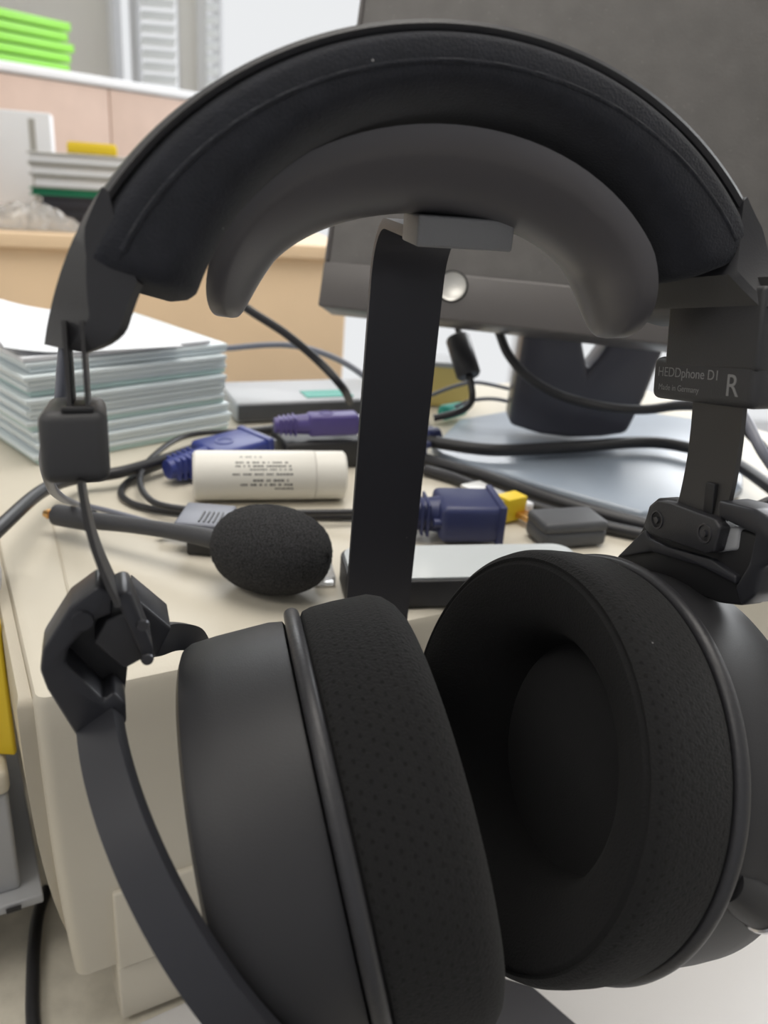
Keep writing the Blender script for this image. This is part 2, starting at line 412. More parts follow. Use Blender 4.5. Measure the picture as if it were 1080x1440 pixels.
# lid seam groove (thin raised cord) and lower drawer section
seam = [onz(70, 715, TOP), onz(78, 752, TOP), onz(98, 842, TOP), onz(108, 890, TOP)]
tube('lid_seam', [p + UP * .0001 for p in seam], .0006, 'beige2', prn, sides=6)
lz = DESK + .004
fa0 = (onpl(163, 1310, E2, P0.xy.to_3d().dot(E2)) - P0).dot(E1)
zs0 = onpl(165, 1258, E2, P0.xy.to_3d().dot(E2)).z; zs1 = onpl(170, 1367, E2, P0.xy.to_3d().dot(E2)).z
box('drawer_front', pr(fa0 + .20, .010, (zs0 + zs1) / 2 + .0006), (.40, .02, zs0 - zs1 - .0012), 'beige', prn, BR, .0012)
box('drawer_front', pr(fa0 + .20, .012, (zs1 + DESK + .003) / 2), (.40, .02, zs1 - DESK - .004), 'beige', prn, BR, .0012)
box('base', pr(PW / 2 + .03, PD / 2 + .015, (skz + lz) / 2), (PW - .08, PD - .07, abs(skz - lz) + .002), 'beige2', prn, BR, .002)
box('foot', pr(.052, .030, (DESK + skz) / 2 + .0015), (.012, .02, skz - DESK + .001), 'beige', prn, BR, .0015)

# ================================================================ HEADPHONES
YW = .35
XH = Vector((math.cos(YW), math.sin(YW), 0)); FH = Vector((-math.sin(YW), math.cos(YW), 0)); HR = (XH, FH, UP)
HC = EYE + XH * .075 + FH * .185
PT = .19                                   # the headphones lean: near side up
F2 = FH * math.cos(PT) - UP * math.sin(PT); U2 = UP * math.cos(PT) + FH * math.sin(PT)
HP_ = HC - UP * .035; HR = (XH, F2, U2)
def hp(x, y, z): return HP_ + XH * x + F2 * y + U2 * (z + .035)
head = thing('headphones', hp(0, 0, -.05), 'black over-ear headphones with thick velour ear pads hanging on the stand', 'headphones')
HA, HB, HZ, HX = .0879, .0771, -.0515, .0024
def arc(t, rho):  # t angle in rad, rho outward offset
    nx, nz = math.cos(t) / HA, math.sin(t) / HB; l = math.hypot(nx, nz); nx /= l; nz /= l
    return (HX + HA * math.cos(t) + nx * rho, HZ + HB * math.sin(t) + nz * rho)
def band(name, section, t0, t1, mat, parent, n=72, taper=0.0, angle=40, endr=0.0):
    rs = []
    for i in range(n + 1):
        k = i / n; t = math.radians(t0 + (t1 - t0) * k)
        e = min(k, 1 - k) * n
        sc = 1.0
        if endr:
            q = min(1, min(k, 1 - k) / endr); sc = math.sqrt(max(0, 1 - (1 - q) ** 2)) * .75 + .25
        row = []
        cy = sum(s[0] for s in section) / len(section)
        cr = max(s[1] for s in section)
        for y, rho in section:
            x, z = arc(t, cr + (rho - cr) * sc); row.append(hp(x, cy + (y - cy) * (.93 + .07 * sc), z))
        rs.append(row)
    return loft(name, rs, mat, parent, angle)
# outer shell: thin bowed strip with thickened ends
shell_sec = [(-.0213, -.0004), (-.0208, .0005), (-.018, .0010), (.018, .0010), (.0215, 0), (.0215, -.002), (-.0205, -.0014)]
band('headband_shell', shell_sec, 33, 152, 'shell', head)
def pad_rows(t0, t1, n=90, m=36):
    rs = []
    for i in range(n + 1):
        k = i / n; t = math.radians(t0 + (t1 - t0) * k); d_end = min(k, 1 - k) * abs(t1 - t0)
        q = min(1, d_end / 5.0); sc = math.sqrt(max(0, 1 - (1 - q) ** 2)) * .45 + .55
        T = (.0130 + .0120 * abs(math.cos(t)) ** 2)
        row = []
        for j in range(m):
            a = 2 * math.pi * j / m; c, s_ = math.cos(a), math.sin(a)
            yy = math.copysign(abs(c) ** .5, c) * .0226
            r_ = math.copysign(abs(s_) ** (.62 if s_ < 0 else .35), s_)
            rho = -.0004 - T / 2 + r_ * T / 2
            if r_ < 0: rho -= .0012 * max(0, 1 - (yy / .02) ** 2)
            rho = -.0004 + (rho + .0004) * sc
            x, z = arc(t, rho); row.append(hp(x, yy * (.90 + .10 * sc), z))
        rs.append(row)
    return loft('headband_padding', rs, 'cloth', head, 60)
hpad = pad_rows(30, 157)
tube('seam_piping', [hp(*(lambda xz: (xz[0], -.0222, xz[1]))(arc(math.radians(t), -.0075))) for t in range(34, 155, 6)], .0007, 'cloth', hpad, sides=6)
for sgn, t0, t1 in ((-1, 148, 170.5), (1, 15.5, 38)):
    rs = []; N = 20
    for i in range(N + 1):
        k = i / N; t = math.radians(t0 + (t1 - t0) * k); dist = k if sgn < 0 else 1 - k
        e = max(0, (dist - .70) / .30); rnd = (1 - .42 * e ** 2.4) * min(1, .12 + dist * 2.2); wy = 1 - .10 * e ** 3
        row = []
        ch_ = max(0, min(1, (dist - .25) / .5))
        for y, r_ in ((-.0215, -.0006 - .0056 * ch_), (-.0216, -.0140), (-.0200, -.0156), (.0190, -.0156), (.0213, -.0140), (.0215, -.0002), (.0185, .0011), (-.0185 + .006 * ch_, .0011)):
            x, z = arc(t, .0012 + (r_ * (.86 if r_ < -.007 else 1) - .0012) * rnd); fl = (.010 * min(1, max(0, dist) / .75) ** 2 if (sgn > 0 and y < 0) else 0); row.append(hp(x, y * wy - fl, z))
        rs.append(row)
    loft('end_cap', rs, 'shell', head, angle=30)
def strap_plate(name, x, y0, y1, z0, z1, dx, th, parent, bend=0.0, slant=0.0):
    rs = []
    for i in range(13):
        k = i / 12; z = z0 + (z1 - z0) * k
        xx = x + dx * k + bend * math.sin(k * math.pi) ; s = slant * k
        rs.append([hp(xx, y0 + s, z), hp(xx + th, y0 + s, z), hp(xx + th, y1 + s, z), hp(xx, y1 + s, z)])
    return loft(name, rs, 'strap', parent, angle=40)
for off in (-.0018, .0014):
    strap_plate('adjuster_strap', -.0798 + off, -.0212, .010, -.034, -.052, .0, .0008, head)
for off in (-.0012, .0012):
    strap_plate('adjuster_strap', .0745 + off, -.030, .004, -.022, -.043, .0, .0010, head)
box('adjuster_sleeve', hp(.0748, -.0135, -.034), (.0058, .0345, .020), 'block', head, HR, .0012)
bl_ = box('slider_block', hp(-.0808, -.0045, -.0577), (.0126, .036, .0142), 'block', head, HR, .0024, 4)
box('strap_slot', hp(-.0798, -.0195, -.0505), (.006, .005, .0012), 'dark', bl_, HR, .0004)
br2_ = box('slider_block', hp(.0783, -.0108, -.0472), (.0126, .0395, .0116), 'block', head, HR, .0022, 4)
fx = .0720 - .00005
text('lettering', 'HEDDphone D1', .0036, hp(fx, .0060, -.0466), -F2, U2, 'print', br2_)
text('lettering', 'Made in Germany', .0023, hp(fx, .0053, -.0503), -F2, U2, 'print', br2_)
text('lettering', 'R', .0078, hp(fx, -.0208, -.0502), -F2, U2, 'print', br2_)
strap_plate('lower_strap', -.0808, -.0245, -.0085, -.064, -.0895, .0055, .0011, head, bend=-.0012)
st = strap_plate('lower_strap', .0735, -.0258, -.0075, -.052, -.0840, .0, .0014, head, bend=.001, slant=.003)
box('strap_slot', hp(.0737, -.0175, -.0775), (.0014, .0034, .009), 'dark', st, HR, .0003)

def cup(cw, axis, ex, ch):
    c = EYE + Vector(cw); a = Vector(axis).normalized()
    h = lathe('ear_cup', [(.0015, .030), (.0015, .0525), (.0022, .0542), (.006, .0548), (.020, .0545), (.0265, .0540), (.0285, .0530), (.0295, .0510), (.0297, .047), (.0290, .0465), (.0290, .001)], c, a, 'housing', head, 128)
    lathe('grille', [(.0292, .0460), (.0302, .0455), (.0302, .001)], c, a, 'steel', h, 64)
    prof = []
    for i in range(17):
        q = i / 16 * 2 * math.pi
        prof.append((-.0005 + .0021 * math.cos(q), .0555 + .0018 * math.sin(q)))
    pad = lathe('ear_pad', [(-.0015, .050), (-.0022, .0535), (-.0035, .0556), (-.006, .0563), (-.012, .0565), (-.018 - ex, .0562), (-.0215 - ex, .0558 - ch * .3), (-.0240 - ex, .0548 - ch * .7), (-.0254 - ex, .0532 - ch),
                            (-.0250 - ex, .0524 - ch), (-.0258 - ex, .0512 - ch), (-.0256 - ex, .0480 - ch), (-.0240 - ex, .0440), (-.0212, .0390), (-.0170, .0350), (-.0100, .0322), (-.0010, .0315)], c, a, ['padside', 'padface'], head, 160, split=8)
    lathe('pad_piping', prof, c, a, 'piping', pad, 128)
    lathe('driver_cloth', [(-.0012, .034), (-.0016, .020), (-.0030, .0001)], c, a, 'driver', pad, 64)
    return c, a
LC, LA = cup((-.0067, .1678, -.1593), (-.948, -.239, -.212), .0035, .0035)
RC, RA = cup((.0600, .1890, -.1487), (.894, .3755, -.243), 0, 0)

def yoke(c, a, phi0, phi1, w=.0048, r=.0603, th=.0038):
    a = a.normalized(); u = (-(c - EYE)); u = (u - u.dot(a) * a).normalized(); v = a.cross(u)
    if v.z < 0: v = -v
    rs = []
    for i in range(121):
        p = math.radians(phi0 + (phi1 - phi0) * i / 120)
        d = u * math.cos(p) + v * math.sin(p)
        rs.append([c - a * w + d * r, c - a * (w + .0002) + d * (r + th / 2), c - a * w + d * (r + th), c + a * w + d * (r + th), c + a * w + d * r])
    return rs
YC = EYE + Vector((-.028, .166, -.1667)); YA = Vector((-.783, -.243, -.5725))
yk = loft('yoke', yoke(YC, YA, 52, -82), 'yoke', head, angle=40)
loft('yoke_arm', yoke(YC, YA, 118, 250), 'yoke', yk, angle=40)
YC2 = RC + RA * .034; YA2 = (RA + Vector((0, 0, -.12))).normalized()
yk2 = loft('yoke', yoke(YC2, YA2, 58, -25), 'yoke', head, angle=40)
loft('yoke_arm', yoke(YC2, YA2, 118, 205), 'yoke', yk2, angle=40)

# left bracket (seen end-on), outline drawn on a plane of its own and given depth
def lpl(px, py, F): return onpl(px, py, FH, F)
FB = .157
Cpoly = [(137, 819), (98, 848), (60, 908), (56, 938), (66, 965), (112, 1038), (120, 1046), (178, 1012), (177, 985), (160, 968), (146, 980), (92, 928), (96, 908), (132, 868), (158, 858), (158, 826)]
br = prism('pivot_bracket', [lpl(x, y + 6, FB) for x, y in Cpoly], FH * .009, 'yoke', yk, .0008)
prism('pivot_bracket', [lpl(x, y + 8, FB + .008) for x, y in [(98, 850), (60, 915), (112, 1030), (172, 1000), (180, 930), (160, 830)]], FH * .008, 'dark', yk, .001)
prism('pivot_barrel', [lpl(x, y, FB + .001) for x, y in [(132, 905), (150, 872), (186, 858), (212, 915), (205, 925), (178, 940), (170, 938)]], FH * .016, 'shell', yk, .0018)
cl = prism('strap_clamp', [lpl(x, y + 10, FB - .001) for x, y in [(160, 828), (174, 822), (184, 824), (216, 905), (214, 922), (204, 924)]], FH * .010, 'yoke', yk, .0008)
for q in ((201, 868), (207, 916)):
    lathe('screw_head', [(0, .0001), (0, .0014), (-.0006, .0012), (-.0006, .0001)], lpl(q[0], q[1] + 10, FB - .001) - FH * .0002, FH, 'steel', cl, 16)
lathe('oval_cap', [(0.001, .0001), (0.001, .0024), (-.0008, .0021), (-.0008, .0001)], lpl(116, 872, FB - .0002), FH, 'yoke', yk, 32)
# far arm of the left yoke curving behind the cup
fa = [lpl(200, 905, .178), lpl(225, 903, .186), lpl(252, 896, .196), lpl(285, 902, .206), lpl(300, 930, .214)]
rs = []
for i, p in enumerate(smooth_path(fa, 6)):
    rs.append([p - UP * .0042, p + UP * .0042, p + UP * .0042 + LA * .002 + FH * .002, p - UP * .0042 + LA * .002 + FH * .002])
loft('yoke_arm', rs, 'yoke', yk, angle=40)
prism('yoke_arm', [lpl(x, y, .170) for x, y in [(186, 838), (242, 884), (222, 925), (206, 925)]], FH * .012, 'yoke', yk, .0008)

# right bracket seen from the inside
def rpl(px, py, X): return onpl(px, py, XH, X)
XB = .1475
RBL = [(866, 784), (893, 760), (903, 742), (912, 711), (925, 700), (948, 703), (955, 716), (1012, 735), (1090, 760), (1090, 800), (1060, 830), (1042, 852), (1010, 848), (985, 838), (935, 815), (885, 797)]
prism('pivot_bracket', [rpl(x, y, XB + .0022) for x, y in RBL], XH * .007, 'dark', yk2, .0008)
pt = prism('strap_clamp', [rpl(x, y, XB - .0022) for x, y in [(905, 741), (912, 712), (924, 704), (938, 706), (1004, 730), (1012, 742), (1003, 776), (992, 779), (912, 751)]], XH * .0038, 'shell', yk2, .0006)
for q in ((924, 731), (991, 750)):
    p = rpl(q[0], q[1], XB - .0022)
    sc_ = lathe('screw_head', [(-.0001, .0001), (-.0001, .0009), (.0004, .0010), (.0004, .0021), (.0001, .0022), (.0001, .0026), (.0006, .0027)], p - XH * .0004, XH, 'steel', pt, 32)
prism('pivot_barrel', [rpl(x, y, XB + .0015) for x, y in [(1006, 738), (1040, 742), (1036, 774), (1004, 778)]], XH * .006, 'lgrey', yk2, .001)
prism('pivot_bracket', [rpl(x, y, XB - .0005) for x, y in [(1008, 703), (1060, 716), (1100, 742), (1100, 780), (1070, 800), (1062, 836), (1040, 852), (1032, 826), (1052, 792), (1060, 752), (1010, 728)]], XH * .010, 'yoke', yk2, .0010)
prism('yoke_arm', [rpl(x, y, XB + .0005) for x, y in [(866, 784), (905, 745), (912, 757), (935, 768), (1000, 786), (1034, 810), (1034, 822), (985, 797), (915, 776)]], XH * .003, 'yoke', yk2, .0006)

# cable socket with plug under the right cup
cp = at(1052, 1262, .192); cdr = Vector((.75, .2, -.62)).normalized()
pg = lathe('cable_plug', [(-.006, .0001), (-.006, .0045), (0, .0055), (.012, .0055), (.013, .0045), (.02, .004), (.02, .0001)], cp - cdr * .004, cdr, 'dark', head, 32)
lathe('collar', [(.009, .0056), (.0095, .0061), (.0105, .0061), (.011, .0056)], cp - cdr * .004, cdr, 'brightsteel', pg, 32)
tube('headphone_cable', [cp + cdr * .014, cp + cdr * .035 + Vector((.02, 0, .01)), Vector((.24, .24, DESK + .06)), Vector((.27, .235, DESK + .03)), Vector((.31, .22, DESK + .0095)), Vector((.45, .2, DESK + .0085))], .0022, 'rubber', head)
tube('headphone_cable', [at(100, 445, .19), at(92, 480, .190), at(88, 520, .190), at(84, 565, .191), at(70, 612, .195), at(63, 648, .20), at(72, 684, .225), at(83, 697, .26), at(95, 704, .32), onz(110, 709, TOP + .0065), onz(150, 718, TOP + .0050), onz(195, 730, TOP + .0045), onz(230, 740, TOP + .0045)], .0014, 'greycable', head)

# ================================================================ HEADPHONE STAND
pole_t = at(568, 430, .272)
blk = at(651, 328, .205)
fdir = Vector((blk.x - pole_t.x, blk.y - pole_t.y, 0)).normalized()       # from the pole towards the viewer
sdir = Vector((-fdir.y, fdir.x, 0)); 
if sdir.x < 0: sdir = -sdir
SR = (sdir, -fdir, UP)
PB = Vector((pole_t.x, pole_t.y, 0))
stand = thing('headphone_stand', (PB.x, PB.y, DESK), 'black flat-strip headphone stand with wide curved saddle', 'headphone stand')
zt = EYE.z - .0130      # top of the strip
path = [PB - sdir * .004 + UP * (DESK + .008), PB + UP * (zt - .021)]
for i in range(1, 9):
    q = math.radians(90 * i / 8); path.append(PB + fdir * (.021 - .021 * math.cos(q)) + UP * (zt - .021 + .021 * math.sin(q)))
blen = (Vector((blk.x, blk.y, 0)) - PB).length
path.append(PB + fdir * (blen - .012) + UP * zt)
rs = []
for i, p in enumerate(path):
    t = (path[min(i + 1, len(path) - 1)] - path[max(i - 1, 0)]).normalized(); nn = sdir.cross(t).normalized()
    w = .0121
    rs.append([p - sdir * w, p - sdir * (w + .0003) + nn * .0015, p - sdir * w + nn * .003, p + sdir * w + nn * .003, p + sdir * (w + .0003) + nn * .0015, p + sdir * w])
loft('pole', rs, 'pole', stand, angle=30)
cb = Vector((blk.x, blk.y, 0)) - fdir * .004
kz = EYE.z - .0132
box('mounting_block', cb - fdir * .002 + UP * kz, (.0248, .018, .0074), 'alu', stand, SR, .0007)
kn = lathe('thumb_screw', [(0, .0001), (0, .0058), (-.0006, .0062), (-.0022, .0062), (-.0028, .0056), (-.0028, .0001)], cb - fdir * .002 - sdir * .0035 + UP * (kz - .0039), UP, 'dark', stand, 40)
# base plate under the cups
bc = onz(745, 1405, DESK)
b1 = (onz(785, 1440, DESK) - bc).normalized(); b2 = Vector((-b1.y, b1.x, 0))
if b2.y < 0: b2 = -b2
bpts = [bc + b1 * .07, bc, PB.xy.to_3d() + UP * DESK + sdir * .035 + fdir * .012, PB.xy.to_3d() + UP * DESK - sdir * .02 + fdir * .006, PB.xy.to_3d() + UP * DESK - sdir * .03 + fdir * .11]
bpts = [Vector((p.x, p.y, DESK + .003)) for p in bpts]
prism('base_plate', bpts, UP * .006, 'pole', stand, .001)
# saddle: trough-shaped arch, raised lips
sa = math.radians(-5)
ss = Vector((sdir.x * math.cos(sa) - sdir.y * math.sin(sa), sdir.x * math.sin(sa) + sdir.y * math.cos(sa), 0)); sf = Vector((ss.y, -ss.x, 0))
def saddle_pt(u, v, off=0):
    ph = u * math.radians(86)
    k = math.sqrt(max(.00002, 1 - max(0, (abs(u) - .66) / .34) ** 2.2))
    lip = abs(v) ** 2.2 * (.0152 if v < 0 else .010) * k + .007 * (1 - k)
    aa = .0450 + lip * .60 + off; bb = .0270 + lip * 1.08 + off
    return cb - fdir * .002 + ss * (-.0070 + aa * math.sin(ph)) - sf * (v * .0255 * k) + UP * (EYE.z - .0365 + bb * math.cos(ph) - .004 * max(0, abs(u) - .7) / .3)
NU, NV = 64, 20
vs = []; fs = []
for k, off in enumerate((0, .0032)):
    for i in range(NU + 1):
        for j in range(NV + 1): vs.append(saddle_pt(math.sin(math.pi * (i / NU - .5)), -1 + 2 * j / NV, off))
S = (NU + 1) * (NV + 1)
def idx(k, i, j): return k * S + i * (NV + 1) + j
for i in range(NU):
    for j in range(NV):
        fs.append((idx(0, i, j), idx(0, i, j + 1), idx(0, i + 1, j + 1), idx(0, i + 1, j))); fs.append((idx(1, i, j), idx(1, i + 1, j), idx(1, i + 1, j + 1), idx(1, i, j + 1)))
for i in range(NU):
    fs.append((idx(0, i, 0), idx(0, i + 1, 0), idx(1, i + 1, 0), idx(1, i, 0))); fs.append((idx(0, i, NV), idx(1, i, NV), idx(1, i + 1, NV), idx(0, i + 1, NV)))
for j in range(NV):
    fs.append((idx(0, 0, j), idx(1, 0, j), idx(1, 0, j + 1), idx(0, 0, j + 1))); fs.append((idx(0, NU, j), idx(0, NU, j + 1), idx(1, NU, j + 1), idx(1, NU, j)))
sd = from_py('saddle', vs, fs, 'saddle', stand, angle=50)
mb = sd.modifiers.new('round', 'BEVEL'); mb.width = .0013; mb.segments = 3; mb.limit_method = 'ANGLE'; mb.angle_limit = math.radians(50)

# ================================================================ MONITOR
MH = Vector((.978, -.209, 0)).normalized(); mt = math.radians(19)
MU = Vector((.209 * math.sin(mt), .978 * math.sin(mt), math.cos(mt))).normalized(); MN = MH.cross(MU)   # MN points away from viewer
if MN.y < 0: MN = -MN
m0 = ony(447, 430, .505)
MW, MHt = .268, .30
mon = thing('monitor', onz(805, 660, TOP), 'black monitor with round silver badge standing on glossy base at right', 'monitor')
MR = (MH, MN, MU)
def mp(a, b, n=0): return m0 + MH * a + MU * b + MN * n
box('casing', mp(MW / 2, MHt / 2, .016), (MW, .026, MHt), 'bezel', mon, MR, .002)
for nm, a, b, w, h in (('bezel', MW / 2, .0135, MW, .027), ('bezel', .0015, MHt / 2, .003, MHt - .054), ('bezel', MW - .006, MHt / 2, .012, MHt - .054), ('bezel', MW / 2, MHt - .0135, MW, .027)):
    box(nm, mp(a, b, .0015), (w, .004, h), 'bezel', mon, MR, .0012)
box('screen', mp(MW / 2, MHt / 2 + .0, .0025), (MW - .004, .003, MHt - .05), 'screen', mon, MR)
bpx = onpl(636, 403, MN, (m0 - EYE).dot(MN))
bd = lathe('badge', [(0, .0001), (0, .0074), (-.0005, .0082), (.0006, .0088)], bpx - MN * .0008, MN, 'silver', mon, 40)
lathe('badge_rim', [(.0002, .0083), (-.0006, .0088), (.0002, .0094)], bpx - MN * .0008, MN, 'dark', bd, 40)
nk = [(742, 440), (716, 598), (760, 612), (800, 617), (845, 616), (882, 611), (908, 560), (940, 480), (940, 440), (880, 440), (862, 476), (846, 500), (827, 524), (818, 474), (815, 440)]
prism('neck', [ony(x, y, .535) for x, y in nk], Vector((0, .03, 0)), 'neck', mon, .004)
# glossy rounded base
bb0 = onz(600, 652, TOP); bpoly = [(606, 640), (645, 602), (730, 586), (860, 584), (985, 602), (1040, 640), (1042, 700), (985, 732), (900, 736), (780, 702), (680, 672), (618, 652)]
bl = prism('monitor_base', [onz(x, y, TOP) + UP * .001 for x, y in bpoly], UP * .006, 'gloss', mon, .002)
lathe('swivel_ring', [(.007, .030), (.0085, .031), (.0085, .034), (.007, .035)], onz(770, 628, TOP), UP, 'gloss', bl, 64)
mf = mp(MW / 2, .10, .05)
box('neck_mount', mp(.155, .10, .046), (.07, .034, .10), 'neck', mon, MR, .004)

# ================================================================ CABLES
def cable(name, pts, r, mat, label, cat='cable', z=None, **kw):
    P = [p if isinstance(p, Vector) else (onz(p[0], p[1], z) if len(p) == 2 else at(*p)) for p in pts]
    o = tube(name, P, r, mat, **kw)
    return tag(o, label, cat)
zc = TOP + .0035
cable('black_cable', [onz(-60, 800, TOP + .022), onz(0, 742, TOP + .022), onz(60, 690, TOP + .016), (110, 672), (170, 664), (250, 640), (330, 612), (420, 601), (520, 590)], .0033, 'rubber', 'thick black cable running from left printer edge behind the bottle', z=TOP + .009)
cable('thin_cable', [(440, 604), (340, 606), (262, 613), (214, 643), (197, 672), (207, 699), (240, 713), (330, 721), (420, 721), (520, 720)], .0017, 'rubber', 'thin black cable looping left of the bottle, outer upper loop', z=TOP + .0075)
cable('thin_cable', [(420, 602), (330, 620), (262, 640), (200, 664), (172, 686), (177, 703), (215, 716), (300, 724), (420, 726), (520, 727)], .0018, 'rubber', 'thin black cable in lower loop left of the bottle', z=TOP + .0022)
cable('lead_cable', [at(600, 260, .56), at(420, 235, .54), at(330, 320, .52), at(318, 405, .51), (345, 432, .51), (400, 468, .515), (447, 507, .52), (482, 545, .52), onz(492, 566, TOP + .0185)], .0027, 'rubber', 'black cable arching down behind the saddle onto printer')
cable('grey_lead', [onz(262, 560, TOP + .004), (292, 498, .60), (330, 489, .60), (400, 485, .60), (452, 496, .59), (500, 520, .58), (560, 570, .56), onz(600, 596, TOP + .004)], .0022, 'greycable', 'thin grey cable arching in front of the cabinet')
vc = thing('ferrite_cable', at(650, 560, .53), 'black cable with thick ferrite bead hanging below monitor badge', 'cable')
tube('wire', [at(640, 440, .545), at(644, 462, .540), at(650, 480, .535), at(661, 532, .528), at(664, 560, .525), at(655, 574, .520), at(636, 582, .515), at(610, 588, .515)], .0022, 'rubber', vc)
lathe('ferrite_bead', [(0, .0022), (0, .0070), (.0015, .0080), (.027, .0080), (.0285, .0070), (.0285, .0022)], at(643, 474, .535), (at(661, 534, .528) - at(643, 474, .535)), 'rubber', vc, 32)
cable('drooping_cable', [ony(694, 445, .522), ony(703, 470, .518), ony(716, 500, .512), ony(745, 532, .506), ony(790, 557, .500), ony(850, 572, .490), ony(905, 576, .475), ony(960, 570, .455), ony(1010, 576, .44), ony(1050, 605, .43), ony(1090, 660, .42), ony(1120, 760, .41)], .0029, 'rubber', 'black cable drooping in front of the monitor neck')
cable('display_cable', [(585, 616), (630, 625), (700, 633), (800, 629), (900, 622), (960, 628), (1030, 650), (1090, 690)], .0040, 'rubber', 'thick black display cable lying across the monitor base', z=TOP + .014)
cable('black_cable', [(598, 647), (640, 659), (680, 670), (780, 704), (860, 727), (930, 744), (1010, 762), (1090, 782)], .0042, 'rubber', 'thick black cable along front rim of monitor base', z=TOP + .005)
cable('black_cable', [(598, 661), (640, 673), (680, 689), (760, 715), (840, 738), (930, 758), (1010, 778)], .0034, 'rubber', 'black cable nearest the grey dongle, below the base rim', z=TOP + .0036)
cable('thin_grey_wire', [(606, 556, .60), (640, 543, .60), (672, 538, .60), (725, 549, .60)], .0014, 'greycable', 'thin grey wire arching right of the ferrite bead')
cable('thin_grey_wire', [(640, 572, .59), (665, 563, .59), (695, 561, .59), (730, 568, .59)], .0014, 'greycable', 'thin grey wire just below the ferrite bead')
cable('window_cable', [(1030, 560, .40), (1052, 596, .39), (1075, 640, .38), (1120, 700, .38)], .0026, 'greycable', 'grey cable curving at right of the strap before the window')
cable('corner_cable', [(1040, 735, .33), (1055, 720, .33), (1080, 706, .33), (1130, 690, .34)], .0022, 'rubber', 'short black cable at right image edge above the yoke')
tag(tube('short_wire', [ony(362, 560, .585), ony(375, 562, .585), ony(388, 568, .585), onz(410, 577, TOP + .003)], .0018, 'greycable'), 'short grey wire end at back of printer', 'cable')

# ================================================================ THINGS ON THE PRINTER
# gooseneck microphone
rfo = .0190; fc = onz(381, 773, TOP + rfo + .0004)
mic = thing('gooseneck_microphone', (fc.x, fc.y, TOP), 'black gooseneck microphone with round foam windscreen lying on printer', 'microphone')
tip = onz(62, 722, TOP + .010); a1 = onz(80, 724, TOP + .010); a2 = onz(130, 732, TOP + .012)
ax = (fc - a1).normalized()
side_ = ax.cross(UP).normalized(); upx = side_.cross(ax)
vs = []; fs = []
nu, nv = 64, 40
prof = [(-.0265 + .053 * (1 - math.cos(math.pi * j / nv)) / 2, math.sin(math.pi * j / nv) ** .82 * rfo) for j in range(nv + 1)]
wf = lathe('windscreen', [(s, max(.0002, r)) for s, r in prof], fc, ax, 'foam', mic, 96, angle=80)
# porous lumps
rng = random.Random(3)
for v in wf.data.vertices: v.co += v.normal * rng.uniform(-.00022, .00022)
tube('boom', [a2, a2.lerp(fc, .3) + UP * .001, a2.lerp(fc, .6) + UP * .001, fc - ax * .018], .0045, 'mic', mic, radii=[.0042, .0036, .0036, .0042, .0044], sides=20)
tube('connector_sleeve', [a1, a1.lerp(a2, .05), a1.lerp(a2, .7), a2], .0052, 'mic', mic, radii=[.0034, .0050, .0052, .0052, .0048], sides=20)
pgp = tube('plug_tip', [tip, a1], .0016, 'gold', mic, sides=12)
for k in (.2, .55): lathe('contact_ring', [(0, .0018), (.0003, .0024), (.0016, .0024), (.002, .0018)], tip.lerp(a1, k), a1 - tip, 'gold', pgp, 16)

# cream bottle lying down
b0 = onz(272, 706, TOP); b1_ = onz(484, 704, TOP); bd_ = (b1_ - b0).normalized(); br_ = .0133
bcn = b0 + UP * (br_ + .0004) + Vector((bd_.y * 0, 0, 0)) + Vector((-bd_.y, bd_.x, 0)) * .004
Lb = (b1_ - b0).length
bot = thing('medicine_tube', (b0.x, b0.y, TOP), 'cream white plastic medicine tube with printed text lying before blue plug', 'bottle')
lathe('body', [(0, .0002), (0, br_ * .88), (.0012, br_ * .98), (.003, br_), (Lb * .785, br_), (Lb * .79, br_ * .985)], bcn, bd_, 'bottle', bot, 64)
lathe('cap', [(Lb * .792, br_ * .9), (Lb * .793, br_ * .99), (Lb * .985, br_ * .99), (Lb, br_ * .9), (Lb, .0002)], bcn, bd_, 'bottle', bot, 64)
def on_bottle(s, deg, k=1.0):
    # deg 0 = towards the viewer, 90 = up
    nrm = -Vector((-bd_.y, bd_.x, 0)) * math.cos(math.radians(deg)) + UP * math.sin(math.radians(deg))
    return bcn + bd_ * s + nrm * (br_ * k)
def ink_dash(s0, s1, deg, hdeg=3.0):
    vs = []
    for s in (s0, s1):
        for d in (-hdeg / 2, hdeg / 2): vs.append(on_bottle(s, deg + d, 1.004))
    return vs
vv = []; ff = []
rg = random.Random(11)
for row, (deg, s0, s1, hh) in enumerate(((66, .30, .44, 3), (50, .27, .62, 4), (41, .27, .62, 4), (33, .36, .62, 3), (22, .25, .62, 4), (8, .38, .60, 5), (-2, .30, .63, 5), (-12, .52, .64, 4))):
    s = s0
    while s < s1:
        l = rg.uniform(.008, .022)
        k = len(vv); vv += ink_dash(s * Lb, (s + l) * Lb, deg, hh); ff.append((k, k + 1, k + 3, k + 2)); s += l + rg.choice((.004, .004, .02))
lb_ = from_py('printed_text', vv, ff, 'ink', bot, smooth=False); lb_['kind'] = 'stuff'

